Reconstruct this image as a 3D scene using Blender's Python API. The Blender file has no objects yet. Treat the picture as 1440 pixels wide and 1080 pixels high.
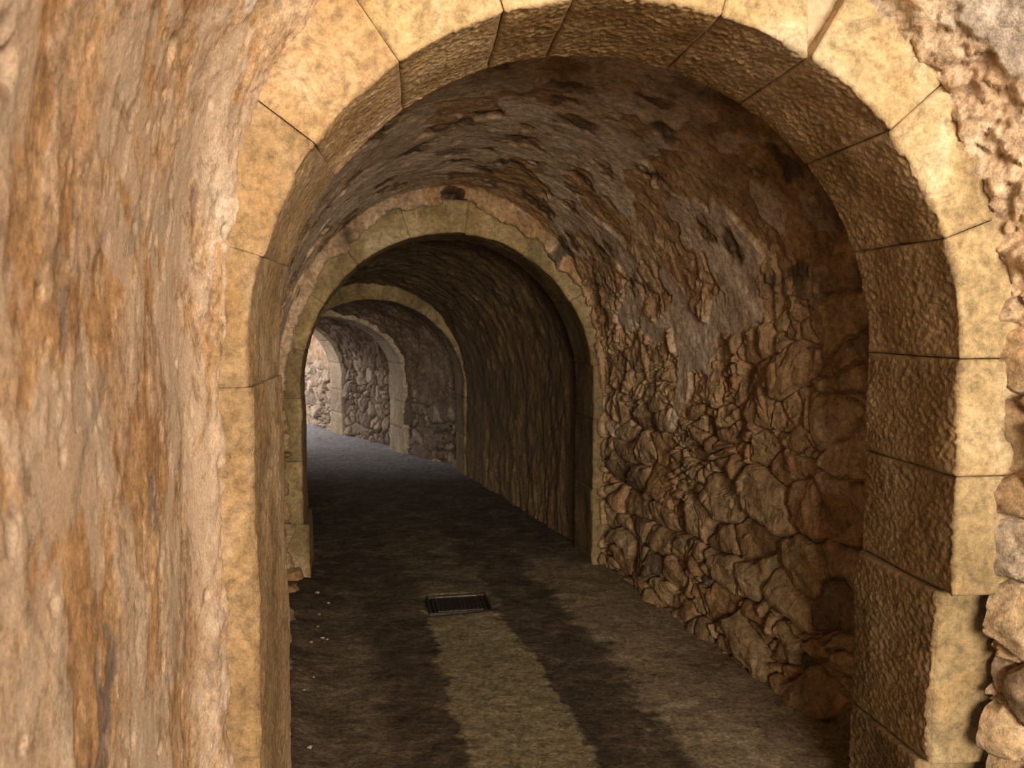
import bpy, math, random
import numpy as np
from mathutils import Vector

SC = bpy.context.scene
COL = SC.collection
rng = np.random.default_rng(7)
random.seed(7)

# ------------------------------------------------------------------ numeric noise
def _h(ix, iy, iz, seed):
    n = (ix.astype(np.int64) * 374761393 + iy.astype(np.int64) * 668265263 + iz.astype(np.int64) * 2147483647 + seed * 974711) & 0xFFFFFFFF
    n = ((n ^ (n >> 13)) * 1274126177) & 0xFFFFFFFF
    n = ((n ^ (n >> 16)) * 2246822519) & 0xFFFFFFFF
    return (n ^ (n >> 15)) & 0xFFFFFFFF

def rnd(ix, iy, seed=0):
    return _h(ix, iy, np.zeros_like(ix), seed) / 4294967296.0

_G = np.random.default_rng(3).normal(size=(256, 3))
_G /= np.linalg.norm(_G, axis=1, keepdims=True)

def perlin(x, y, z, seed=0):
    x, y, z = np.broadcast_arrays(x, y, z)
    fx, fy, fz = np.floor(x), np.floor(y), np.floor(z)
    ix, iy, iz = fx.astype(np.int64), fy.astype(np.int64), fz.astype(np.int64)
    dx, dy, dz = x - fx, y - fy, z - fz
    f = lambda t: t * t * t * (t * (t * 6 - 15) + 10)
    ux, uy, uz = f(dx), f(dy), f(dz)
    out = 0
    for a in (0, 1):
        for b in (0, 1):
            for c in (0, 1):
                g = _G[_h(ix + a, iy + b, iz + c, seed) & 255]
                d = g[..., 0] * (dx - a) + g[..., 1] * (dy - b) + g[..., 2] * (dz - c)
                out = out + d * (ux if a else 1 - ux) * (uy if b else 1 - uy) * (uz if c else 1 - uz)
    return out * 1.5

def fbm(x, y, z, oct=4, seed=0, gain=.5):
    s, a = 0, 1.0
    for i in range(oct):
        s = s + a * perlin(x * 2 ** i, y * 2 ** i, z * 2 ** i, seed + i * 17)
        a *= gain
    return s

def worley(u, v, seed=0, jit=.9):
    """F1, F2, cell random, offset from the nearest point"""
    fu, fv = np.floor(u), np.floor(v)
    iu, iv = fu.astype(np.int64), fv.astype(np.int64)
    F1 = np.full(u.shape, 9.0); F2 = np.full(u.shape, 9.0)
    C = np.zeros(u.shape); OX = np.zeros(u.shape); OY = np.zeros(u.shape)
    for a in (-1, 0, 1):
        for b in (-1, 0, 1):
            px = iu + a + .5 + jit * (rnd(iu + a, iv + b, seed) - .5)
            py = iv + b + .5 + jit * (rnd(iu + a, iv + b, seed + 1) - .5)
            dx, dy = u - px, v - py
            d = np.sqrt(dx * dx + dy * dy)
            c = rnd(iu + a, iv + b, seed + 2)
            n = d < F1
            F2 = np.where(n, F1, np.minimum(F2, d))
            C = np.where(n, c, C); OX = np.where(n, dx, OX); OY = np.where(n, dy, OY)
            F1 = np.where(n, d, F1)
    return F1, F2, C, OX, OY

def sst(a, b, x):
    t = np.clip((x - a) / (b - a), 0, 1)
    return t * t * (3 - 2 * t)

# ------------------------------------------------------------------ mesh helpers
def link(name, me, mat, parent=None):
    o = bpy.data.objects.new(name, me)
    if mat: me.materials.append(mat)
    COL.objects.link(o)
    if parent: o.parent = parent
    return o

def raw_mesh(name, V, Fq, attrs=None, normals=None, smooth=True):
    me = bpy.data.meshes.new(name)
    V = np.ascontiguousarray(V, np.float32); Fq = np.ascontiguousarray(Fq, np.int32)
    me.vertices.add(len(V)); me.vertices.foreach_set('co', V.ravel())
    me.loops.add(Fq.size); me.loops.foreach_set('vertex_index', Fq.ravel())
    me.polygons.add(len(Fq))
    me.polygons.foreach_set('loop_start', np.arange(len(Fq), dtype=np.int32) * Fq.shape[1])
    me.polygons.foreach_set('use_smooth', np.full(len(Fq), smooth))
    for k, a in (attrs or {}).items():
        at = me.attributes.new(k, 'FLOAT', 'POINT'); at.data.foreach_set('value', np.ascontiguousarray(a, np.float32))
    me.update(); me.validate()
    if normals is not None:
        me.normals_split_custom_set_from_vertices(np.ascontiguousarray(normals, np.float32).tolist())
    return me

def grid_faces(n, m, flip=False):
    i = np.arange(n * m).reshape(n, m)
    q = np.stack([i[:-1, :-1], i[1:, :-1], i[1:, 1:], i[:-1, 1:]], -1).reshape(-1, 4)
    return q[:, ::-1] if flip else q

def grid_normals(P):
    du = np.gradient(P, axis=0); dv = np.gradient(P, axis=1)
    N = np.cross(du, dv)
    return N / (np.linalg.norm(N, axis=-1, keepdims=True) + 1e-12)

def tag(o, label=None, cat=None, group=None, kind=None):
    if label: o['label'] = label
    if cat: o['category'] = cat
    if group: o['group'] = group
    if kind: o['kind'] = kind
    return o

# ------------------------------------------------------------------ materials
def new_mat(name, rough=.9):
    m = bpy.data.materials.new(name); m.use_nodes = True
    nt = m.node_tree; b = nt.nodes['Principled BSDF']
    b.inputs['Roughness'].default_value = rough
    b.inputs['Specular IOR Level'].default_value = .25
    return m, nt, b

class NT:
    def __init__(s, nt): s.nt = nt
    def n(s, t, **k):
        x = s.nt.nodes.new(t)
        for a, v in k.items(): setattr(x, a, v)
        return x
    def l(s, a, b): s.nt.links.new(a, b)
    def coord(s, scale=(1, 1, 1), rot=(0, 0, 0)):
        g = s.n('ShaderNodeNewGeometry'); mp = s.n('ShaderNodeMapping')
        mp.inputs['Scale'].default_value = scale; mp.inputs['Rotation'].default_value = rot
        s.l(g.outputs['Position'], mp.inputs['Vector']); return mp.outputs['Vector']
    def noise(s, vec, scale, detail=6, rough=.6, dist=0):
        x = s.n('ShaderNodeTexNoise'); s.l(vec, x.inputs['Vector'])
        x.inputs['Scale'].default_value = scale; x.inputs['Detail'].default_value = detail
        x.inputs['Roughness'].default_value = rough; x.inputs['Distortion'].default_value = dist
        return x.outputs['Fac']
    def attr(s, name):
        x = s.n('ShaderNodeAttribute'); x.attribute_name = name; return x.outputs['Fac']
    def ramp(s, fac, stops, interp='LINEAR'):
        x = s.n('ShaderNodeValToRGB'); s.l(fac, x.inputs['Fac']); e = x.color_ramp
        e.interpolation = interp
        while len(e.elements) < len(stops): e.elements.new(.5)
        for k, (p, c) in zip(e.elements, stops):
            k.position = p; k.color = (*c, 1) if isinstance(c, tuple) else (c, c, c, 1)
        return x.outputs['Color']
    def mix(s, f, a, b, mode='MIX'):
        x = s.n('ShaderNodeMix', data_type='RGBA', blend_type=mode)
        for i, v in ((0, f), (6, a), (7, b)):
            if isinstance(v, (int, float)): x.inputs[i].default_value = v
            elif isinstance(v, tuple): x.inputs[i].default_value = (*v, 1)
            else: s.l(v, x.inputs[i])
        return x.outputs[2]
    def math(s, op, a, b):
        x = s.n('ShaderNodeMath', operation=op)
        for i, v in enumerate((a, b)):
            if isinstance(v, (int, float)): x.inputs[i].default_value = v
            else: s.l(v, x.inputs[i])
        return x.outputs[0]
    def bump(s, height, strength, dist, prev=None):
        x = s.n('ShaderNodeBump'); s.l(height, x.inputs['Height'])
        x.inputs['Strength'].default_value = strength; x.inputs['Distance'].default_value = dist
        if prev: s.l(prev, x.inputs['Normal'])
        return x.outputs['Normal']

def hsh(c, k): return tuple(v * k for v in c)

def wall_mat(name, cast, plaster, stone, stretch=.5, stain=(.2, .12, .06), stain_amt=.5, fine=.004, extra=None):
    """cast / plaster: 3 colours dark, mid, pale; stone: 4 colours by stone"""
    m, nt, b = new_mat(name, .92); k = NT(nt)
    v = k.coord((1, 1, stretch)); w = k.coord()
    big = k.noise(v, 1.7, 8, .62, .6); mid = k.noise(v, 6, 8, .65, .4); sm = k.noise(w, 38, 6, .7)
    f1 = k.math('ADD', k.math('MULTIPLY', big, .55), k.math('MULTIPLY', mid, .45))
    cc = k.ramp(f1, [(.36, cast[0]), (.5, cast[1]), (.62, cast[2])])
    pc = k.ramp(f1, [(.38, plaster[0]), (.5, plaster[1]), (.6, plaster[2])])
    cid = k.attr('cid')
    scid = k.math('ADD', cid, k.math('MULTIPLY', k.math('SUBTRACT', mid, .5), .7))
    st = k.ramp(scid, [(.1, stone[0]), (.4, stone[1]), (.65, stone[2]), (.9, stone[3])])
    c = k.mix(k.attr('stn'), cc, st)
    c = k.mix(k.attr('pla'), c, pc)
    # mineral / iron stains running with the wall
    s2 = k.ramp(k.noise(v, 2.6, 9, .68, 1.2), [(.5, 0.0), (.66, 1.0)])
    c = k.mix(k.math('MULTIPLY', s2, stain_amt), c, stain)
    c = k.mix(1.0, c, k.ramp(sm, [(.32, .55), (.5, 1.0), (.68, 1.3)]), 'MULTIPLY')
    c = k.mix(1.0, c, k.ramp(k.noise(v, 14, 9, .72, .8), [(.34, .66), (.5, 1.0), (.66, 1.25)]), 'MULTIPLY')
    if extra: c = extra(k, c, v, w)
    c = k.mix(k.math('MULTIPLY', k.attr('soot_shade'), .72), c, (.055, .04, .028))  # sooty blotches with painted shade; also darkens the bedded stones
    c = k.mix(1.0, c, k.ramp(k.noise(w, 150, 3, .6), [(.3, .78), (.5, 1.0), (.7, 1.15)]), 'MULTIPLY')
    nt.links.new(c, b.inputs['Base Color'])
    n1 = k.bump(k.noise(w, 30, 8, .66, .3), .8, fine * 1.3)
    n2 = k.bump(k.noise(w, 110, 6, .72), 1.0, fine * .75, n1)
    nt.links.new(n2, b.inputs['Normal'])
    return m

def sandstone_mat(name, cols, stain, stain_amt=.5, scale=1.0):
    m, nt, b = new_mat(name, .9); k = NT(nt)
    w = k.coord(); v = k.coord((1, 1, .6))
    f1 = k.noise(v, 3.2 * scale, 9, .62, .8)
    c = k.ramp(f1, [(.34, cols[0]), (.47, cols[1]), (.56, cols[2]), (.68, cols[3])])
    tone = k.attr('tone')
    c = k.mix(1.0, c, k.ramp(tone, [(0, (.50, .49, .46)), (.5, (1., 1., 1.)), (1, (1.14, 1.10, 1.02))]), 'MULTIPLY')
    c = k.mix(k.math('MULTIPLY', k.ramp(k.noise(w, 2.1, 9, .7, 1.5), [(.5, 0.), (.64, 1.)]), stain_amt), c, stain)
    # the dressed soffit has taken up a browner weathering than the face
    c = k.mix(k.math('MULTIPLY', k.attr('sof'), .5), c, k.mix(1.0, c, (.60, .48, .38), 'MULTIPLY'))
    c = k.mix(1.0, c, k.ramp(k.noise(w, 42, 6, .7), [(.32, .62), (.5, 1.), (.68, 1.22)]), 'MULTIPLY')
    c = k.mix(1.0, c, k.ramp(k.noise(w, 13, 9, .7, 1.2), [(.36, .7), (.5, 1.), (.64, 1.18)]), 'MULTIPLY')
    c = k.mix(1.0, c, k.ramp(k.noise(w, 170, 3, .6), [(.3, .82), (.5, 1.), (.7, 1.12)]), 'MULTIPLY')
    nt.links.new(c, b.inputs['Base Color'])
    n1 = k.bump(k.noise(w, 34, 8, .66, .4), .8, .006)
    n2 = k.bump(k.noise(w, 120, 6, .7), 1., .0035, n1)
    nt.links.new(n2, b.inputs['Normal'])
    return m

def left_extra(k, c, v, w):
    # old lime wash peeling in tall scabs, bare grey render and ochre earth showing through
    pk = k.ramp(k.noise(v, 3.4, 10, .66, .9), [(.47, 0.), (.515, 1.)])
    c = k.mix(k.math('MULTIPLY', pk, .75), c, k.mix(k.noise(v, 11, 8, .7), (.48, .345, .245), (.70, .585, .485)))
    gy = k.ramp(k.noise(v, 2.7, 10, .7, .9), [(.60, 0.), (.63, 1.)])
    c = k.mix(k.math('MULTIPLY', gy, .65), c, (.31, .255, .215))
    dk = k.ramp(k.noise(v, 9, 8, .7, 1.), [(.58, 0.), (.64, 1.)])
    return k.mix(k.math('MULTIPLY', dk, .6), c, (.22, .13, .07))
LEFT = wall_mat('worn_lime_plaster', ((.30, .165, .08), (.48, .29, .15), (.58, .41, .26)),
                ((.46, .31, .205), (.58, .43, .31), (.66, .55, .44)),
                ((.22, .20, .19), (.50, .32, .18), (.60, .40, .22), (.66, .52, .38)), .52, (.56, .30, .12), .45, .003, left_extra)
NEARR = wall_mat('near_rubble', ((.44, .27, .15), (.70, .52, .36), (.82, .69, .54)), ((.58, .49, .42), (.66, .57, .50), (.72, .64, .57)),
                 ((.24, .17, .11), (.40, .28, .165), (.48, .34, .20), (.44, .36, .28)), .8, (.58, .32, .13), .4, .006)
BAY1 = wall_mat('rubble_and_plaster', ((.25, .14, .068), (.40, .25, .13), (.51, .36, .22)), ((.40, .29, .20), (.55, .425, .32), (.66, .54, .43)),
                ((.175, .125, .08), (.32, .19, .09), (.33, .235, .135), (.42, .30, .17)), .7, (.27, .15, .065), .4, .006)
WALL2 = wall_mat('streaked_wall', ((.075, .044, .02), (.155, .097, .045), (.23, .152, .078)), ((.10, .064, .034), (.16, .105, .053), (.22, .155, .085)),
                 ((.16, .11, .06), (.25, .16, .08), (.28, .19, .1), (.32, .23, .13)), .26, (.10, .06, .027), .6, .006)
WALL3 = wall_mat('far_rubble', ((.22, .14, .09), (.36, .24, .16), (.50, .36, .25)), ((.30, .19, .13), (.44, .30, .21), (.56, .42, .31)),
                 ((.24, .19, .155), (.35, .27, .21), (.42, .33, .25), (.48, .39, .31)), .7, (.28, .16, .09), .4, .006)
WALL3_SHADED = wall_mat('far_rubble_shaded', ((.09, .055, .035), (.15, .10, .07), (.22, .15, .105)), ((.12, .077, .054), (.18, .125, .087), (.24, .175, .13)),
                 ((.15, .116, .094), (.22, .17, .13), (.28, .22, .17), (.34, .275, .22)), .7, (.12, .07, .04), .4, .006)  # far rubble darkened: dimness of the inner bays put into its colour
ARCH1 = sandstone_mat('golden_sandstone', ((.34, .25, .135), (.45, .335, .185), (.53, .405, .24), (.64, .53, .37)), (.46, .29, .12), .35)
ARCH1W = sandstone_mat('washed_sandstone', ((.35, .225, .115), (.48, .325, .175), (.56, .40, .245), (.67, .54, .385)), (.46, .27, .12), .45)
ARCH2 = sandstone_mat('brown_sandstone', ((.16, .115, .055), (.23, .165, .08), (.30, .22, .11), (.40, .31, .19)), (.16, .135, .07), .6)
ARCH3 = sandstone_mat('grey_sandstone', ((.32, .26, .19), (.40, .33, .25), (.46, .39, .30), (.52, .45, .36)), (.34, .26, .17), .4)

def floor_mat():
    m, nt, b = new_mat('worn_concrete', .85); k = NT(nt)
    w = k.coord()
    n = k.noise(w, 5, 9, .7, .5)
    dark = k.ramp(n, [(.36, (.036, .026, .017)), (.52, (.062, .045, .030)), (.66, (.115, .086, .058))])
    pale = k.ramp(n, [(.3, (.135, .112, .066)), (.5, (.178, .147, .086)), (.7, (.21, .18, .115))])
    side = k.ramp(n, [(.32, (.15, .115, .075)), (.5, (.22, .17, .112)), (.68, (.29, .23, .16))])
    far = k.ramp(n, [(.3, (.20, .20, .22)), (.6, (.28, .28, .32))])  # bluish daylight on the far floor, put into the colour
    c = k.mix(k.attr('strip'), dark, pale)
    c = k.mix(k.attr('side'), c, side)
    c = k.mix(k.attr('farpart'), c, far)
    c = k.mix(1.0, c, k.ramp(k.noise(w, 60, 6, .75), [(.32, .45), (.5, 1.), (.68, 1.6)]), 'MULTIPLY')
    c = k.mix(1.0, c, k.ramp(k.noise(w, 22, 8, .7, .5), [(.36, .6), (.5, 1.), (.64, 1.35)]), 'MULTIPLY')
    c = k.mix(1.0, c, k.ramp(k.noise(w, 260, 2, .6), [(.3, .75), (.5, 1.), (.7, 1.25)]), 'MULTIPLY')
    nt.links.new(c, b.inputs['Base Color'])
    n1 = k.bump(k.noise(w, 30, 8, .7), .7, .008)
    n2 = k.bump(k.noise(w, 170, 4, .65), .8, .003, n1)
    nt.links.new(n2, b.inputs['Normal'])
    return m
FLOOR = floor_mat()

def simple_mat(name, col, rough=.8, metal=0, ns=40, amt=.4, bd=.002):
    m, nt, b = new_mat(name, rough); k = NT(nt); w = k.coord()
    b.inputs['Metallic'].default_value = metal
    c = k.mix(1.0, col, k.ramp(k.noise(w, ns, 6, .65), [(.3, 1 - amt), (.5, 1.), (.7, 1 + amt)]), 'MULTIPLY')
    nt.links.new(c, b.inputs['Base Color'])
    nt.links.new(k.bump(k.noise(w, ns * 2, 5, .6), .6, bd), b.inputs['Normal'])
    return m
IRON = simple_mat('weathered_iron', (.045, .04, .035), .6, .6, 60, .4, .001)
GRIME = simple_mat('iron_recess', (.02, .016, .012), .9)
CRUMB = simple_mat('stone_crumb', (.27, .21, .145), .9, 0, 60, .35, .002)
MORTAR = simple_mat('lime_mortar', (.56, .42, .29), .95, 0, 30, .25, .006)

# ------------------------------------------------------------------ plan of the passage
# every arch: centre x, y of its front face, turn, half width, springing height, rise, depth, ring thickness
A = {
    0: dict(c=(.84, -.7), r=.13, a=1.16, zs=1.60, b=1.40, D=0),
    1: dict(c=(.2798, 2.1939), r=.1094, a=.9348, zs=1.5017, b=.8948, D=.4875, t=.38),
    2: dict(c=(-.3723, 5.2564), r=.183, a=.9057, zs=1.1751, b=.9441, D=.46, t=.20),
    3: dict(c=(-1.3692, 8.4031), r=.2598, a=.9126, zs=.8965, b=.8856, D=.45, t=.28),
    4: dict(c=(-2.115, 9.60), r=.42, a=.91, zs=.92, b=.70, D=.55, t=.28),
    5: dict(c=(-3.11, 11.18), r=.52, a=.90, zs=.82, b=.80, D=.50, t=.28),
    6: dict(c=(-5.6, 14.6), r=.75, a=.95, zs=1.3, b=.9, D=0),
}
def to_world(P, r, c, x, y, z):
    cs, sn = math.cos(r), math.sin(r)
    return np.stack([c[0] + x * cs - y * sn, c[1] + x * sn + y * cs, z + 0 * x], -1)

# s parametrisation: arrays of (kind, t): left jamb 0..1, arc angle, right jamb
def section(a_l, a_r, zs, rise, nj, na, z0=-.08, xl=0.):
    zl = np.linspace(z0, zs, nj, endpoint=False)
    th = np.linspace(math.pi, 0, na)
    zr = np.linspace(zs, z0, nj + 1)[1:]
    ct = np.cos(th)
    x = np.concatenate([np.full(nj, -a_l), np.where(ct < 0, a_l + xl * np.sin(th) ** 2.4 * (-ct), a_r) * ct, np.full(nj, a_r)])
    z = np.concatenate([zl, zs + rise * np.sin(th), zr])
    th_all = np.concatenate([np.full(nj, math.pi), th, np.full(nj, 0.)])
    return x, z, th_all

def lining(i, j, d0, d1, style, vstep, sstep, mats, labels, sides=('left', 'ceil', 'right'), lip0=True, lip1=None, vpow=1.0, flare=None, xl=0.):
    """skin of the passage between arch i (its back) and arch j (its front). d = (left, right, crown) offset from the intrados."""
    Ai, Aj = A[i], A[j]
    nj = int(1.5 / sstep); na = int(3.0 / sstep)
    L = math.dist(Ai['c'], Aj['c'])
    nv = max(8, int(L / vstep))
    rows = []
    t = np.linspace(0, 1, nv) ** vpow
    W = np.clip((t) * 1.0, 0, 1)
    rows = [(tt, 1.0, 0.0) for tt in t]
    if lip0:
        rows = [(0, f, 0.0) for f in np.linspace(0, 1, 9)[:-1]] + rows
    if lip1:
        rows = rows + [(1.0, 1.0, f) for f in np.linspace(0, 1, 17)[1:]] + [(1.0, 1.0, 1.0 + f) for f in (.15, .6, 1.0)]
    Ps, Vs, THs = [], [], []
    cs_prev = None
    for tt, f0, f1 in rows:
        o = [d0[q] * (1 - tt) + d1[q] * tt for q in range(3)]
        if flare is not None:
            o = flare(tt, o, L)
        if f0 < 1: o = [.05 + (q - .05) * f0 for q in o]
        if f1 > 0: o = [q + (p_ - q) * min(f1, 1) for q, p_ in zip(o, lip1)]
        x0, z0, th = section(Ai['a'] + o[0], Ai['a'] + o[1], Ai['zs'], Ai['b'] + o[2], nj, na)
        x1, z1, _ = section(Aj['a'] + o[0], Aj['a'] + o[1], Aj['zs'], Aj['b'] + o[2], nj, na, xl=xl)
        if f1 > 0:
            wv = min(f1, 1) * (.045 * fbm(np.cos(th) * 4.2, np.sin(th) * 4.2 + z1 * (np.sin(th) < .01) * 3, 0 * th + 3.3, 5, 41, .6) + .01)
            x1 = x1 + np.cos(th) * wv * (.35 + .65 * np.sin(th)); z1 = z1 + np.sin(th) * wv
        P0 = to_world(None, Ai['r'], Ai['c'], x0, Ai['D'] - .01 + 0 * x0, z0)
        P1 = to_world(None, Aj['r'], Aj['c'], x1, (.02 if lip1 is None else -.02 + .09 * max(0, f1 - 1)) + 0 * x1, z1)
        Ps.append(P0 * (1 - tt) + P1 * tt); THs.append(th)
        Vs.append(np.full(len(th), tt * L))
    P = np.stack(Ps); V = np.stack(Vs); TH = np.stack(THs)
    # arc length coordinate from the middle row
    mid = P[len(P) // 2]
    S1 = np.concatenate([[0], np.cumsum(np.linalg.norm(np.diff(mid, axis=0), axis=1))])
    S = np.broadcast_to(S1, V.shape)
    N = grid_normals(P)
    ctr = P.mean(axis=1, keepdims=True)
    if np.mean(((ctr - P) * N).sum(-1)) < 0: N = -N
    # smooth the normal field a little where the lip folds, so the displacement does not tear
    for _ in range(4):
        N[1:-1] = (N[:-2] + 2 * N[1:-1] + N[2:]) / 4
    N /= np.linalg.norm(N, axis=-1, keepdims=True)
    h, at = style(P, S, V, TH, L)
    P = P + N * h[..., None]
    if 'push' in at:
        P = P + at.pop('push')[..., None] * np.array([-math.sin(Aj['r']), math.cos(Aj['r']), 0.])
    NN = grid_normals(P)
    flip = np.mean(((ctr - P) * NN).sum(-1)) < 0
    if flip: NN = -NN
    n, m = V.shape
    cut = math.radians(38)
    jl = int(np.argmax(TH[0] < math.pi - cut)); jr = int(np.argmax(TH[0] < cut))
    out = {}
    for sd, (p, q), nm in (('left', (0, jl + 1), 'wall_left'), ('ceil', (jl, jr + 1), 'ceiling'), ('right', (jr, m), 'wall_right')):
        if sd not in sides: continue
        PP = P[:, p:q].reshape(-1, 3)
        me = raw_mesh(nm, PP, grid_faces(n, q - p, flip), {k: v[:, p:q].ravel() for k, v in at.items()}, NN[:, p:q].reshape(-1, 3))
        o = link(nm, me, mats[sd])
        tag(o, labels[sd], {'wall_left': 'wall', 'wall_right': 'wall', 'ceiling': 'ceiling'}[nm], None, 'structure')
        out[sd] = o
    return out

# ------------------------------------------------------------------ surface styles
def rubble(S, V, X, cu, cv, seed, warp=.32):
    """stones laid in rough courses: heights 0..1, stone mask, stone id"""
    x, y, z = X[..., 0], X[..., 1], X[..., 2]
    wu = fbm(x / .26, y / .26, z / .26, 3, seed + 50, .4); wv = fbm(x / .26, y / .26, z / .26, 3, seed + 60, .4)
    u = V / cu + warp * wu; v = S / cv + warp * wv
    F1, F2, C, ox, oy = worley(u, v, seed, .85)
    d = F2 - F1
    G1, G2, C2, px, py = worley(u * 2.1 + 7.3, v * 2.0 + 3.1, seed + 9, .85)
    e = G2 - G1
    sub = (C * 7.13 % 1) < .26
    cid = np.where(sub, C2, C)
    dd = np.where(sub, np.minimum(d * 1.1, e * .62), d)
    ox = np.where(sub, px * .6, ox); oy = np.where(sub, py * .6, oy)
    a1 = (cid * 13.7 % 1 - .5) * 2; a2 = (cid * 29.3 % 1 - .5) * 2
    dome = sst(.0, .10, dd) * .78 + sst(.05, .5, dd) * .22
    tilt = (a1 * ox + a2 * oy) * .55
    base = .45 + .55 * (cid * 5.9 % 1)
    hh = dome * (base + tilt)
    # broken planes on the stone faces
    K1, K2, K, kx, ky = worley(u * 2.6 + cid * 31, v * 2.6 + cid * 17, seed + 21, .9)
    hh = hh + dome * .20 * ((K * 3.7 % 1 - .5) * kx + (K * 9.1 % 1 - .5) * ky + .25 * (K - .5))
    hh = hh + dome * .10 * fbm(x / .09, y / .09, z / .09, 4, seed + 80, .5)
    return hh, sst(.02, .09, dd), cid

def crust(X, seed, size=.16, zs=1.0):
    """broken, flaking mortar crust: warped ridges with undercut-looking steps"""
    x, y, z = X[..., 0] / size, X[..., 1] / size, X[..., 2] / size * zs
    w1 = fbm(x * .8, y * .8, z * .8, 3, seed); w2 = fbm(x * .8 + 9, y * .8, z * .8, 3, seed + 3)
    n = fbm(x + .7 * w1, y + .7 * w2, z + .5 * w1, 4, seed + 6, .42)
    st = n * 3.2
    f = np.floor(st); r = st - f
    terr = (f + sst(.0, .12, r) * .85 + r * .15) / 3.2
    rid = 1 - np.abs(perlin(x * 1.3 + w2, y * 1.3 + w1, z * 1.3, seed + 9)) * 1.8
    return terr * .75 + .25 * rid * .5 + .05 * fbm(x * 4, y * 4, z * 4, 3, seed + 12)

def pits(S, V, cell, prob, seed, r0=.25):
    F1, F2, C, ox, oy = worley(V / cell, S / cell * .8, seed, .7)
    on = C < prob
    return np.where(on, 1 - sst(r0 * .35, r0 * (.7 + C / max(prob, 1e-3) * .5), F1), 0.)

def fb(X, size, oct=4, seed=0, g=.5, zs=1.0):
    return fbm(X[..., 0] / size, X[..., 1] / size, X[..., 2] / size * zs, oct, seed, g)

def style_near(P, S, V, TH, L):
    z = P[..., 2]
    left = TH > math.pi * .62
    # left: worn plaster with vertical erosion; right: rubble; overhead rough mortar
    m_r = sst(math.pi * .5, math.pi * .12, TH)
    er = fb(P, .10, 5, 5, .55, .5)
    patch = fb(P, .34, 4, 11, .5, .5)
    pl = sst(-.05, .05, patch + .35 * er)
    hp = .010 * fb(P, .5, 3, 3, .35) + .0006 * er + .0020 * pl + .0004 * fb(P, .03, 3, 8, .6, .5)
    flak = sst(.15, .19, fb(P, .14, 5, 31, .6, .45)) * (1 - pl * .5)
    hp = hp - .0025 * flak - .016 * pits(S, V, .24, .12, 40, .16) * sst(-.2, .2, er) - .006 * pits(S, V, .09, .10, 44, .16)
    hr, st, cid = rubble(S, V, P, .22, .17, 70)
    hc = crust(P, 90, .12)
    rub = sst(1.75, 1.35, z + .25 * fb(P, .3, 3, 95)) * m_r
    rough = m_r * (1 - rub)
    vpatch = sst(.17, .20, (L - V) + .12 * fb(P, .16, 4, 99)) * sst(.22, .26, TH + .15 * fb(P, .2, 4, 98)) * sst(1.05, 1.0, TH + .15 * fb(P, .2, 4, 98)) * rough
    h = hp * (1 - m_r) + rub * (.085 * hr - .035) + rough * (1 - vpatch) * (.055 * hc) + vpatch * (.02 + .004 * fb(P, .05, 4, 4))
    # overhead: rough mortar gets rougher towards the crown
    top = sst(math.pi * .5, math.pi * .30, np.abs(TH - math.pi / 2)) * (1 - m_r)
    h = h + top * .006 * hc
    lap = sst(.16, .0, L - V) * (1 - m_r)
    h = h + lap * (.008 + .020 * fb(P, .22, 5, 33, .6))
    stn = rub * st
    return h, dict(stn=stn + (1 - m_r) * flak * .7, cid=np.where(m_r > .3, cid, .15 + .6 * sst(-.3, .3, fb(P, .2, 3, 77))),
                   pla=np.clip(pl * (1 - m_r) * (1 - flak) + vpatch, 0, 1))

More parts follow.
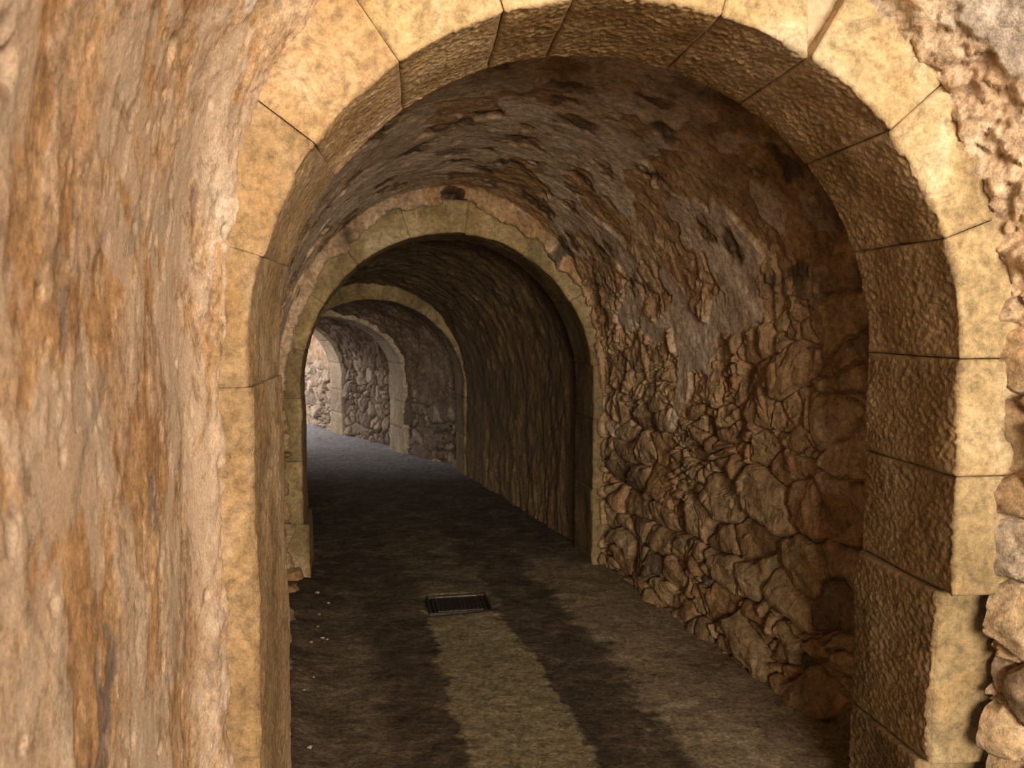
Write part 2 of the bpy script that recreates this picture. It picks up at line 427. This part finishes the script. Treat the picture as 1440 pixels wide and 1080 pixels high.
HOLE = np.array([-.365, 5.235, 2.345])
def style_one(P, S, V, TH, L):
    z = P[..., 2]
    right = sst(math.pi * .62, math.pi * .40, TH)
    big = fb(P, .5, 3, 201)
    hr, st, cid = rubble(S, V, P, .33, .18, 210)
    hs, st2, cid2 = rubble(S, V, P, .30, .165, 230, .36)
    farv = sst(L * .45, L * .75, V + .3 * big)      # smaller stones towards the next arch
    hr = hr * (1 - farv) + hs * farv; st = st * (1 - farv) + st2 * farv; cid = np.where(farv > .5, cid2, cid)
    hc = crust(P, 240, .17, .55)
    rub = sst(1.28, .88, z + .30 * big + .10 * fb(P, .12, 3, 205))
    near = sst(.95, .35, V + .15 * big)             # bare stones again just behind the first arch
    bare = np.clip(near * sst(1.9, 1.5, z) * .8, 0, 1)
    rub = np.maximum(rub, bare)
    # smooth plaster on the haunch and vault
    pl = sst(-.02, .10, fb(P, .42, 4, 260, .5) + sst(1.25, 1.9, z) * .30 - .20 + sst(1.0, .2, right) * .22
             - .35 * sst(.55, .15, V) )
    pl = pl * (1 - rub)
    cr = (1 - rub) * (1 - pl)
    emb = pits(S + .05 * fb(P, .12, 3, 272), V + .07 * fb(P, .12, 3, 273), .21, .42, 270, .46) * sst(1.6, 1.85, z)
    vz = sst(1.75, 2.1, z)
    h = rub * (.100 * hr - .055) + cr * ((.050 - .034 * vz) * hc + .002) + pl * (.014 + .010 * fb(P, .25, 3, 265, .4) + .003 * fb(P, .05, 3, 266, .6))
    h = h - .007 * emb + emb * .012 * fb(P, .05, 3, 271)
    # half buried stones show through the crust
    h = h + cr * sst(2.1, 1.3, z) * .040 * (hr - .4)
    # the old socket over the second arch
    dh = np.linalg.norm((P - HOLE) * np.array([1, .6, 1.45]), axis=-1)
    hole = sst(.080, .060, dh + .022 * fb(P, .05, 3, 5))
    push = hole * sst(.05, .005, L - V) * (.26 + .04 * fb(P, .03, 3, 6))
    lp = sst(.05, .005, L - V) * sst(.9, 1.3, z)
    h = h * (1 - .75 * lp) + lp * (.012 + .016 * fb(P, .07, 4, 290, .6))
    ll = sst(math.pi * .8, math.pi, TH) * sst(.25, 0, z)
    h = h + ll * (.07 + .05 * fb(P, .15, 3, 281))
    stn = np.clip(rub * st + cr * st * .55 * sst(1.9, 1.3, z) + emb, 0, 1)
    cid = np.where(emb > .3, .0 + .25 * cid, cid)
    stn = np.maximum(stn, hole * lp); cid = np.where(hole * lp > .3, .02, cid)  # hole inside coloured as dark stone, painting in part of its shade
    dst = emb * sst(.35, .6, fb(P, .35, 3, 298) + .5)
    soot_shade = sst(.75, .15, V + .35 * fb(P, .25, 4, 295, .6)) * sst(1.45, 1.8, z + .2 * fb(P, .3, 3, 296)) * sst(.10, .35, fb(P, .30, 5, 297, .6) + .42)  # dark blotches, partly shade behind the first arch painted in
    pl = pl * (1 - lp * .5)
    return h, dict(stn=stn, cid=cid, pla=pl * (1 - emb) * (1 - hole * lp), soot_shade=np.maximum(soot_shade, .75 * dst), push=push)

def style_two(P, S, V, TH, L):
    z = P[..., 2]
    fl = sst(1.75, 1.3, z)
    n = fbm(V / .30, S / 1.6, 0 * V, 5, 300, .5)
    h = .016 * fb(P, .5, 4, 301, .4) + fl * .007 * n + .012 * fb(P, .12, 5, 302, .6, .5) + (1 - fl) * .010 * fbm(V / .5, S / .12, 0 * V, 4, 306)
    hc = crust(P, 310, .16, .35)
    low = sst(.7, .2, z + .3 * fb(P, .3, 3, 303))
    h = h + (.04 + .96 * low) * .026 * hc
    h = h + .012 * pits(S, V, .19, .2, 305, .25)
    return h, dict(stn=.3 * low, cid=.5 + .4 * fb(P, .3, 3, 307), pla=sst(-.1, .15, fb(P, .3, 4, 308, .5, .7)) * (1 - low))

def style_far(seed, top=1.15):
    def f(P, S, V, TH, L):
        z = P[..., 2]
        hr, st, cid = rubble(S, V, P, .24, .19, seed)
        rub = sst(top + .2, top - .2, z + .3 * fb(P, .3, 3, seed + 5))
        hc = crust(P, seed + 40, .16)
        h = rub * (.095 * hr - .045) + (1 - rub) * .045 * hc
        return h, dict(stn=rub * st, cid=cid, pla=(1 - rub) * sst(-.1, .1, fb(P, .3, 3, seed + 9)))
    return f

# ------------------------------------------------------------------ stone arches
def path_fn(a, zs, b):
    """arc-length path of the intrados, q from the left foot over the crown to the right foot"""
    th = np.linspace(math.pi, 0, 1500)
    x = np.concatenate([np.full(300, -a), a * np.cos(th), np.full(300, a)])
    z = np.concatenate([np.linspace(-.12, zs, 300, endpoint=False), zs + b * np.sin(th), np.linspace(zs, -.12, 301)[1:]])
    q = np.concatenate([[0], np.cumsum(np.hypot(np.diff(x), np.diff(z)))])
    tx, tz = np.gradient(x, q), np.gradient(z, q)
    k = np.ones(25) / 25
    tx = np.convolve(np.pad(tx, 12, 'edge'), k, 'valid'); tz = np.convolve(np.pad(tz, 12, 'edge'), k, 'valid')
    l = np.hypot(tx, tz); nx, nz = -tz / l, tx / l     # outward (away from the opening)
    f = lambda qq: (np.interp(qq, q, x), np.interp(qq, q, z), np.interp(qq, q, nx), np.interp(qq, q, nz))
    def q_at(th_deg=None, zl=None, zr=None):
        if zl is not None: return zl + .12
        if zr is not None: return q[-1] - (zr + .12)
        return float(np.interp(-math.radians(th_deg), -th, q[300:1800]))
    return f, q_at, q[-1]

def voussoir(Ad, pf, q0, q1, parent, mat, seed, step, face=0.0, inset=0.0, back=0.0, tilt0=0.0, tilt1=0.0, gap=.0013, peck=.004, worn=.004, tone=.5, joint=1., weather=1., taper=0.0, name='voussoir', t=None):
    D = Ad['D'] + back; t = t or Ad['t']; r = .014
    n_f = max(6, int((t - r) / step / 1.3)); n_s = max(6, int((D - 2 * r) / step)); n_b = 6
    prof = []   # (y, o, face weight, soffit weight)
    for o in np.linspace(t, r, n_f): prof.append((face, o, 1, 0))
    for a in np.linspace(0, math.pi / 2, 5)[1:-1]: prof.append((face + r - r * math.cos(a), r - r * math.sin(a), .6, .4))
    for y in np.linspace(face + r, D - r, n_s): prof.append((y, 0, 0, 1))
    for a in np.linspace(0, math.pi / 2, 5)[1:-1]: prof.append((D - r + r * math.sin(a), r - r * math.cos(a), 0, .5))
    for o in np.linspace(r, t, n_b): prof.append((D, o, 0, 0))
    prof = np.array(prof)
    m = max(6, int((q1 - q0) / step))
    qq = np.linspace(0, 1, m)
    e = .012                                            # worn arrises at the joints
    qq = np.concatenate([[0, .25 * e, .6 * e], e + (1 - 2 * e) * qq, [1 - .6 * e, 1 - .25 * e, 1]])
    Q, Y = np.meshgrid(qq, prof[:, 0], indexing='ij'); O = np.broadcast_to(prof[:, 1], Q.shape)
    wf = np.broadcast_to(prof[:, 2], Q.shape); ws = np.broadcast_to(prof[:, 3], Q.shape)
    qa = q0 + gap + tilt0 * O / t; qb = q1 - gap + tilt1 * O / t
    q = qa + (qb - qa) * Q
    x, z, nx, nz = pf(q)
    # end bevel, growing into the joint
    dj = np.minimum(q - qa, qb - q)
    wob = .004 * fbm(q / .05, Y / .05, 0 * q, 2, seed + 5)
    bev = joint * np.where(dj < .010, (.010 - np.maximum(dj, 0)) ** 2 / .010, 0) * .8 + np.abs(wob) * .6 * sst(.02, .0, dj)
    off = O + inset * ws + taper * ws * (Y / D)
    # surface relief
    pk = (fbm(q / .018 + Y / .034, Y / .028 - q / .042, seed + 0 * q, 3, seed, .6) * 1.0 - .8 * np.abs(perlin(q / .013 + Y / .026, Y / .024 - q / .034, seed + 0 * q, seed + 2)))
    margin = sst(.0, .035, dj)
    relief_s = peck * pk * (.35 + .65 * margin) - .010 * fbm(q / .3, Y / .3, 0 * q, 2, seed + 9)
    relief_f = worn * fbm(q / .12, O / .12, seed + 0 * q, 5, seed + 20, .6) + .006 * fbm(q / .35, O / .35, seed + 0 * q, 2, seed + 21)
    # knocked corners of the front arris
    edge = np.exp(-((O / .05) ** 2 + ((Y - face) / .05) ** 2))
    chip = sst(.05, .35, fbm(q / .13, O / .2, seed + 0 * q, 4, seed + 30)) * .006 * edge
    off = off + ws * (relief_s + bev) + chip * ws
    yy = Y + wf * (relief_f + bev) + chip * wf
    X = x + nx * off; Z = z + nz * off
    P = to_world(None, Ad['r'], Ad['c'], X, yy, Z)
    n, k = Q.shape
    F = grid_faces(n, k)
    V = P.reshape(-1, 3)
    # close the joint ends and the outer side
    i = np.arange(n * k).reshape(n, k)
    c0 = len(V); ends = []
    V = np.concatenate([V, P[0].mean(0)[None], P[-1].mean(0)[None]])
    for j in range(k - 1):
        ends.append((i[0, j], i[0, j + 1], c0, c0)); ends.append((i[-1, j + 1], i[-1, j], c0 + 1, c0 + 1))
    tri = np.array([(a, b, c) for a, b, c, _ in ends])
    outer = np.stack([i[:-1, 0], i[:-1, -1], i[1:, -1], i[1:, 0]], -1)
    Fq = np.concatenate([F, outer])
    me = bpy.data.meshes.new(name)
    faces_flat = np.concatenate([Fq.ravel(), tri.ravel()]).astype(np.int32)
    tot = np.concatenate([np.full(len(Fq), 4), np.full(len(tri), 3)])
    me.vertices.add(len(V)); me.vertices.foreach_set('co', V.astype(np.float32).ravel())
    me.loops.add(len(faces_flat)); me.loops.foreach_set('vertex_index', faces_flat)
    me.polygons.add(len(tot)); me.polygons.foreach_set('loop_start', np.concatenate([[0], np.cumsum(tot)[:-1]]).astype(np.int32))
    sm = np.ones(len(tot), bool); sm[len(F):] = False
    me.polygons.foreach_set('use_smooth', sm)
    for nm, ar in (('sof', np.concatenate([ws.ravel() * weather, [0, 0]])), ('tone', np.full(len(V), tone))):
        at = me.attributes.new(nm, 'FLOAT', 'POINT'); at.data.foreach_set('value', np.ascontiguousarray(ar, np.float32))
    me.update(); me.validate()
    o = link(name, me, mat)
    o.parent = parent; o.matrix_parent_inverse = parent.matrix_world.inverted()
    return o

def arch_root(i, label):
    Ad = A[i]
    e = bpy.data.objects.new('stone_arch', None); COL.objects.link(e)
    e.location = (*Ad['c'], 0); e.rotation_euler = (0, 0, Ad['r'])
    bpy.context.view_layer.update()
    return tag(e, label, 'arch', 'stone arches spanning the passage')

# --- first arch: joints read from the photograph
r1 = arch_root(1, 'nearest and largest golden sandstone arch with pecked brown underside')
pf, qa, QL = path_fn(A[1]['a'], A[1]['zs'], A[1]['b'])
J = [(qa(zl=-.12),), (qa(zl=1.43),), (qa(163.8),), (qa(144.5),), (qa(126.5),), (qa(108.6),), (qa(97.5),), (qa(74.3),),
     (qa(58.6),), (qa(40.7),), (qa(20.2),), (qa(zr=1.49),), (qa(zr=1.168),), (qa(zr=.833),), (qa(zr=.32),), (qa(zr=-.12),)]
J = [j[0] for j in J]
opt = {   # per block: face set-back, soffit inset (negative = proud), tilt of the joints, tone
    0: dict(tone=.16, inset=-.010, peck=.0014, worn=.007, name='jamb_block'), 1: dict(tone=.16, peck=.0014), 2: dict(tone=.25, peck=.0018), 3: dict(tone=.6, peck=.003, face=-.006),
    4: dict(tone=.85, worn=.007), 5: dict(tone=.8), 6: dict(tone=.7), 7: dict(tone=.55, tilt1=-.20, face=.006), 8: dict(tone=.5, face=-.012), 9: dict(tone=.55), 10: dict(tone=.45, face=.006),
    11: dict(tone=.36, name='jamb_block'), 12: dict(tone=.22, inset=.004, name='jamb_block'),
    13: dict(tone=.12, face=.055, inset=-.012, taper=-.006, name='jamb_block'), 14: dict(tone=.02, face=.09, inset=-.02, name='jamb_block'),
}
for k in range(15):
    o = dict(opt[k]); nm = o.pop('name', 'voussoir')
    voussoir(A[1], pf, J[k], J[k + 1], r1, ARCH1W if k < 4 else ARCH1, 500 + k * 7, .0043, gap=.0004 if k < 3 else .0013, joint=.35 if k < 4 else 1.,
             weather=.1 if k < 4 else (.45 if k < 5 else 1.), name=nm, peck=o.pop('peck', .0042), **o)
# stone packed into the notch beside the joint
voussoir(dict(A[1], D=.2), pf, J[8] - .012, J[8] + .004, r1, MORTAR, 777, .008, face=.045, inset=.03, tilt0=-.19, tilt1=.0, name='packing_stone', t=.26, worn=.03)

# --- second arch
r2 = arch_root(2, 'second arch, smooth brown sandstone with a socket hole above its crown')
pf, qa, QL = path_fn(A[2]['a'], A[2]['zs'], A[2]['b'])
J = [qa(zl=-.12), qa(zl=.35), qa(zl=.74), qa(zl=1.12), qa(166), qa(147), qa(128), qa(106), qa(84.3), qa(60.2), qa(34), qa(7.5), qa(zr=.955), qa(zr=.5), qa(zr=-.12)]
for k in range(14):
    jam = k < 3 or k > 10
    voussoir(A[2], pf, J[k], J[k + 1], r2, ARCH2, 900 + k * 7, .012, joint=.4, gap=.0008, name='jamb_block' if jam else 'voussoir', peck=.003, worn=.006,
             tone=float(rng.uniform(.25, .8)), face=float(rng.uniform(-.008, .008)), inset=-.03 if k == 0 else 0)
# --- third arch
r3 = arch_root(3, 'third arch, dark brown sandstone with pale plaster scraps on its rim')
pf, qa, QL = path_fn(A[3]['a'], A[3]['zs'], A[3]['b'])
J = [qa(zl=-.12), qa(zl=.45), qa(zl=.9), qa(155), qa(130), qa(108), qa(84), qa(55), qa(28), qa(zr=.8), qa(zr=.4), qa(zr=-.12)]
for k in range(11):
    voussoir(A[3], pf, J[k], J[k + 1], r3, ARCH2, 1100 + k * 7, .022, joint=.5, gap=.0008, name='jamb_block' if k < 2 or k > 8 else 'voussoir', peck=.004, worn=.008,
             tone=float(rng.uniform(.2, .9)), face=float(rng.uniform(-.01, .01)))
# --- fourth and fifth arch, seen from their day-lit side
for i, lab in ((4, 'fourth arch, its grey right jamb catching light from the far end'), (5, 'farthest arch, pale grey stone edge before the bright far wall')):
    rr = arch_root(i, lab)
    pf, qa, QL = path_fn(A[i]['a'], A[i]['zs'], A[i]['b'])
    J = [qa(zl=-.12), qa(zl=.4), qa(zl=.8), qa(150), qa(120), qa(92), qa(64), qa(36), qa(12), qa(zr=.62), qa(zr=.3), qa(zr=-.12)]
    for k in range(11):
        voussoir(A[i], pf, J[k], J[k + 1], rr, ARCH3, 1300 + 200 * i + k * 7, .026, name='jamb_block' if k < 2 or k > 8 else 'voussoir', peck=.003, worn=.006,
                 tone=float(rng.uniform(.3, .8)), face=float(rng.uniform(-.008, .008)))

# ------------------------------------------------------------------ linings of the six bays
def flare0(t, o, L):
    d = (1 - t) * L                       # distance to the first arch
    g = float(sst(0, .32, np.array(d)))
    g2 = float(sst(0, .22, np.array(d)))
    return [o[0] + .05 * g2 * t, o[1] + .04 * g, o[2] + .12 * g]
def flare1(t, o, L):
    k = float(sst(.16, 0, np.array((1 - t) * L)))
    return [o[0], o[1], o[2] - .06 * k]
lining(0, 1, (-.02, .95, .18), (.075, .135, .22), style_near, .0078, .0078, dict(left=LEFT, ceil=NEARR, right=NEARR),
       dict(left='sunlit worn plaster wall filling the left of the view, pink and ochre', ceil='rough bright mortar vault above the nearest arch', right='strip of pale rubble stones at the right edge outside the nearest arch'),
       lip0=False, vpow=.82, flare=flare0, xl=.38)
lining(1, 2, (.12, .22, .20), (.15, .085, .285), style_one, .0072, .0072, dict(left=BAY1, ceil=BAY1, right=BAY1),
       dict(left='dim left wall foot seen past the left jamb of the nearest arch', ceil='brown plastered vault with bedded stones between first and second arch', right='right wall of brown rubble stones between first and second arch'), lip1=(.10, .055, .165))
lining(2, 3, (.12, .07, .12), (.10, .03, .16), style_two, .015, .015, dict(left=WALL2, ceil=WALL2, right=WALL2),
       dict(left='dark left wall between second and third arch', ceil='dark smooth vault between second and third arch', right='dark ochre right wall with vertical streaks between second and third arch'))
lining(3, 4, (.1, .09, .12), (.1, .05, .06), style_far(400, .8), .018, .018, dict(left=WALL3, ceil=WALL3_SHADED, right=WALL3_SHADED),
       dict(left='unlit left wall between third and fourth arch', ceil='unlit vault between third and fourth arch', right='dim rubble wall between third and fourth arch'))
lining(4, 5, (.1, .10, .12), (.1, .05, .06), style_far(430, 1.05), .018, .018, dict(left=WALL3, ceil=WALL3_SHADED, right=WALL3_SHADED),
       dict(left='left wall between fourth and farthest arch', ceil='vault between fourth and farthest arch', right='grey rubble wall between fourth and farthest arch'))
A[6]['zs'] = 1.6; A[6]['b'] = 1.5
lining(5, 6, (.1, .08, .7), (.1, .10, .7), style_far(460, .95), .03, .022, dict(right=WALL3), dict(right='bright day-lit rubble wall beyond the farthest arch'), sides=('right',))

# ------------------------------------------------------------------ floor
def build_floor():
    pts = [(-.3 + .0, -5.5)]
    pts = [(1.35, -6.0), (.95, -2.3), (.28, 2.19), (.28 - .053, 2.68), (-.372, 5.256), (-1.369, 8.403), (-2.115, 9.6), (-3.11, 11.18), (-5.6, 14.6), (-7.2, 16.2)]
    pts = np.array(pts); d = np.concatenate([[0], np.cumsum(np.linalg.norm(np.diff(pts, axis=0), axis=1))])
    va = np.concatenate([np.arange(0, 8, .06), np.arange(8, 14, .012), np.arange(14, d[-1], .03)])
    c = np.stack([np.interp(va, d, pts[:, 0]), np.interp(va, d, pts[:, 1])], -1)
    ks = np.ones(41) / 41
    tg = np.gradient(c, axis=0); tg /= np.linalg.norm(tg, axis=1, keepdims=True)
    for q in range(2): tg[:, q] = np.convolve(np.pad(tg[:, q], 20, 'edge'), ks, 'valid')
    nr = np.stack([tg[:, 1], -tg[:, 0]], -1); nr /= np.linalg.norm(nr, axis=1, keepdims=True)
    lat = np.linspace(-1.45, 1.45, 230)
    X = c[:, None, 0] + lat * nr[:, None, 0]; Y = c[:, None, 1] + lat * nr[:, None, 1]
    LA = np.broadcast_to(lat, X.shape)
    z = .010 * fbm(X / .6, Y / .6, 0 * X, 3, 610) + .003 * fbm(X / .12, Y / .12, 0 * X, 4, 611, .6)
    # masks from world position, fitted in plan
    yv = np.array([-6, 2.4, 2.93, 3.37, 3.97, 4.45, 4.95, 5.6, 7.0, 8.5, 20])
    xl = np.array([-.02, -.06, -.14, -.232, -.357, -.43, -.52, -.80, -1.25, -1.7, -9])
    xr = np.array([.42, .36, .305, .232, .085, -.06, -.12, -.35, -.80, -1.2, -9])
    xd = np.array([.9, .70, .64, .575, .49, .33, .22, .05, -.3, -.8, -9])
    ed = .055 * fbm(X / .16, Y / .16, 0 * X, 6, 620, .7)
    L_ = np.interp(Y, yv, xl); R_ = np.interp(Y, yv, xr); D_ = np.interp(Y, yv, xd)
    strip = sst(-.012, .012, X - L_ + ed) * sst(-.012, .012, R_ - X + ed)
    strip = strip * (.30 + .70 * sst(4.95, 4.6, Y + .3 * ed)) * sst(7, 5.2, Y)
    side = sst(-.06, .06, X - D_ + 1.6 * ed) * (.75 + .25 * np.clip(fbm(X / .3, Y / .3, 0 * X, 3, 630) + .5, 0, 1)) * sst(6.4, 4.7, Y + .4 * ed)  # side and left tones fade with depth: shade put into the colour
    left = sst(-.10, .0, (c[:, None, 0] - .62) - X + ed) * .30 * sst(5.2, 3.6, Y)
    z = z + strip * .004 - (1 - np.maximum(strip, side)) * .002 * np.abs(fbm(X / .05, Y / .05, 0 * X, 3, 640))
    # dirt banked up against the left wall
    z = z + .05 * sst(-.74, -1.0, LA + .05 * fbm(X / .3, Y / .3, 0 * X, 3, 650))
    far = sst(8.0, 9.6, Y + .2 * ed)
    # seat of the access cover
    return X, Y, z, strip, np.maximum(side, left), far
X, Y, Z, st, sd, fr = build_floor()
DC = np.array([-.300, 4.69]); DR = math.radians(10.0)
cs, sn = math.cos(DR), math.sin(DR)
lx = (X - DC[0]) * cs + (Y - DC[1]) * sn; ly = -(X - DC[0]) * sn + (Y - DC[1]) * cs
ins = sst(.03, .0, np.maximum(np.abs(lx) - .18, np.abs(ly) - .15))
Z = Z * (1 - ins) - .012 * ins
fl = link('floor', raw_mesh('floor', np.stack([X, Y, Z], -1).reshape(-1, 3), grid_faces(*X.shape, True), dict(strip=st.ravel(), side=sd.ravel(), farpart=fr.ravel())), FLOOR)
tag(fl, 'worn dark concrete floor with a pale patched strip along its middle', 'floor', None, 'structure')

# ------------------------------------------------------------------ access cover
def box_mesh(name, boxes, bevel=.003):
    import bmesh
    bm = bmesh.new()
    for (x0, x1, y0, y1, z0, z1) in boxes:
        v = [bm.verts.new((x, y, z)) for x in (x0, x1) for y in (y0, y1) for z in (z0, z1)]
        for f in ((0, 1, 3, 2), (4, 6, 7, 5), (0, 4, 5, 1), (2, 3, 7, 6), (0, 2, 6, 4), (1, 5, 7, 3)): bm.faces.new([v[k] for k in f])
    bmesh.ops.recalc_face_normals(bm, faces=bm.faces)
    bmesh.ops.bevel(bm, geom=list(bm.edges), offset=bevel, segments=2, affect='EDGES')
    me = bpy.data.meshes.new(name); bm.to_mesh(me); bm.free(); return me
cov = bpy.data.objects.new('access_cover', None); COL.objects.link(cov)
cov.location = (DC[0], DC[1], -.007); cov.rotation_euler = (0, 0, DR)
tag(cov, 'rectangular dark iron access cover set in the floor before the second arch', 'drain cover')
hw, hd = .175, .148
link('frame', box_mesh('frame', [(-hw, hw, -hd, -hd + .016, -.015, .012), (-hw, hw, hd - .016, hd, -.015, .012), (-hw, -hw + .016, -hd + .016, hd - .016, -.015, .012), (hw - .016, hw, -hd + .016, hd - .016, -.015, .012)]), IRON, cov)
link('recess', box_mesh('recess', [(-hw + .01, hw - .01, -hd + .01, hd - .01, -.02, -.004)]), GRIME, cov)
ribs = [(-.118, .118, -.118, .118, -.004, .009)]
for q in range(9):
    xx = -.096 + q * .024
    ribs.append((xx - .004, xx + .004, -.10, .10, .008, .0115))
link('lid', box_mesh('lid', ribs, .0015), IRON, cov)
for s in (-1, 1):
    link('side_bar', box_mesh('side_bar', [(s * .140 - .009, s * .140 + .009, -.118, .118, -.004, .008)]), IRON, cov)
link('rim', box_mesh('rim', [(-.124, .124, .116, .122, -.004, .013), (-.124, .124, -.122, -.116, -.004, .011), (-.124, -.118, -.12, .12, -.004, .012), (.118, .124, -.12, .12, -.004, .012)], .001), simple_mat('polished_iron', (.16, .13, .09), .45, .7), cov)

# ------------------------------------------------------------------ crumbs of stone on the floor
def ray_floor(px, py, z=0):
    x = (px - 720) / 1200; u = (540 - py) / 1200; c, s = math.cos(PITCH), math.sin(PITCH)
    t = (z - 1.6) / (-s + u * c); return x * t, (c + u * s) * t
PITCH = .0768
import bmesh
def crumb_mesh(seed):
    bm = bmesh.new(); bmesh.ops.create_icosphere(bm, subdivisions=3, radius=1)
    co = np.array([v.co[:] for v in bm.verts])
    n = 1 + .45 * fbm(co[:, 0] * 1.1, co[:, 1] * 1.1, co[:, 2] * 1.1, 3, seed)
    for v, k in zip(bm.verts, n): v.co = (v.co.x * k * 1.25, v.co.y * k, max(v.co.z * k * .7, -.35) + .33)
    for f in bm.faces: f.smooth = True
    me = bpy.data.meshes.new('loose_stone'); bm.to_mesh(me); bm.free(); me.materials.append(CRUMB); return me
CM = [crumb_mesh(s) for s in (1, 5, 9, 14)]
zz_lookup = np.stack([X.ravel(), Y.ravel()], -1)
def crumb(px, py, r, label, group, k):
    x, y = ray_floor(px, py, .01)
    zf = Z.ravel()[np.argmin(((zz_lookup - (x, y)) ** 2).sum(1))]
    o = bpy.data.objects.new('loose_stone', CM[k % 4]); COL.objects.link(o)
    r *= .62; o.location = (x, y, zf - .1 * r); o.scale = (r, r, r); o.rotation_euler = (0, 0, k * 1.7)
    tag(o, label, 'stone', group)
for k, (px, py, r) in enumerate([(435, 1054, .013), (449, 864, .012), (454, 898, .014), (447, 882, .010), (460, 899, .009), (438, 906, .012), (428, 974, .010), (441, 955, .008), (446, 835, .018), (462, 846, .012)]):
    crumb(px, py, r, 'small pale stone crumb on the dark floor near the left wall foot', 'stone crumbs along the left wall', k)
for k, (px, py, r) in enumerate([(905, 838, .016), (925, 850, .014), (1020, 914, .016), (1046, 935, .012), (1060, 948, .014)]):
    crumb(px, py, r, 'small stone crumb lying at the foot of the right rubble wall', 'stone crumbs along the right wall', k)

# ------------------------------------------------------------------ light
def area(name, loc, aim, size, power, col, spread=180):
    l = bpy.data.lights.new(name, 'AREA'); l.shape = 'RECTANGLE'; l.size, l.size_y = size; l.energy = power; l.color = col
    l.spread = math.radians(spread)
    o = bpy.data.objects.new(name, l); COL.objects.link(o); o.location = loc
    o.rotation_euler = (Vector(aim) - Vector(loc)).to_track_quat('-Z', 'Y').to_euler()
    return o
area('daylight_at_the_entrance', (2.3, -5.2, 2.25), (.3, 3.0, 1.6), (4.4, 2.8), 1200, (1.0, .85, .65))
area('daylight_at_the_far_end', (-5.6, 12.6, 1.9), (-2.4, 11.5, .8), (1.8, 1.6), 190, (1.0, .92, .84))
w = bpy.data.worlds.new('sky'); SC.world = w; w.use_nodes = True
bg = w.node_tree.nodes['Background']; bg.inputs['Color'].default_value = (.80, .84, .95, 1); bg.inputs['Strength'].default_value = .06

# ------------------------------------------------------------------ camera
cd = bpy.data.cameras.new('camera'); cam = bpy.data.objects.new('camera', cd); COL.objects.link(cam)
cam.location = (0, 0, 1.6); cam.rotation_euler = (math.pi / 2 - PITCH, 0, 0)
cd.sensor_width = 36; cd.lens = 30; cd.clip_start = .02
cd.dof.use_dof = True; cd.dof.focus_distance = 2.7; cd.dof.aperture_fstop = 6.5
SC.camera = cam
SC.view_settings.view_transform = 'Standard'; SC.view_settings.look = 'None'
SC.view_settings.exposure = 0; SC.view_settings.gamma = 1; SC.view_settings.use_curve_mapping = False
SC.cycles.max_bounces = 8; SC.cycles.diffuse_bounces = 6
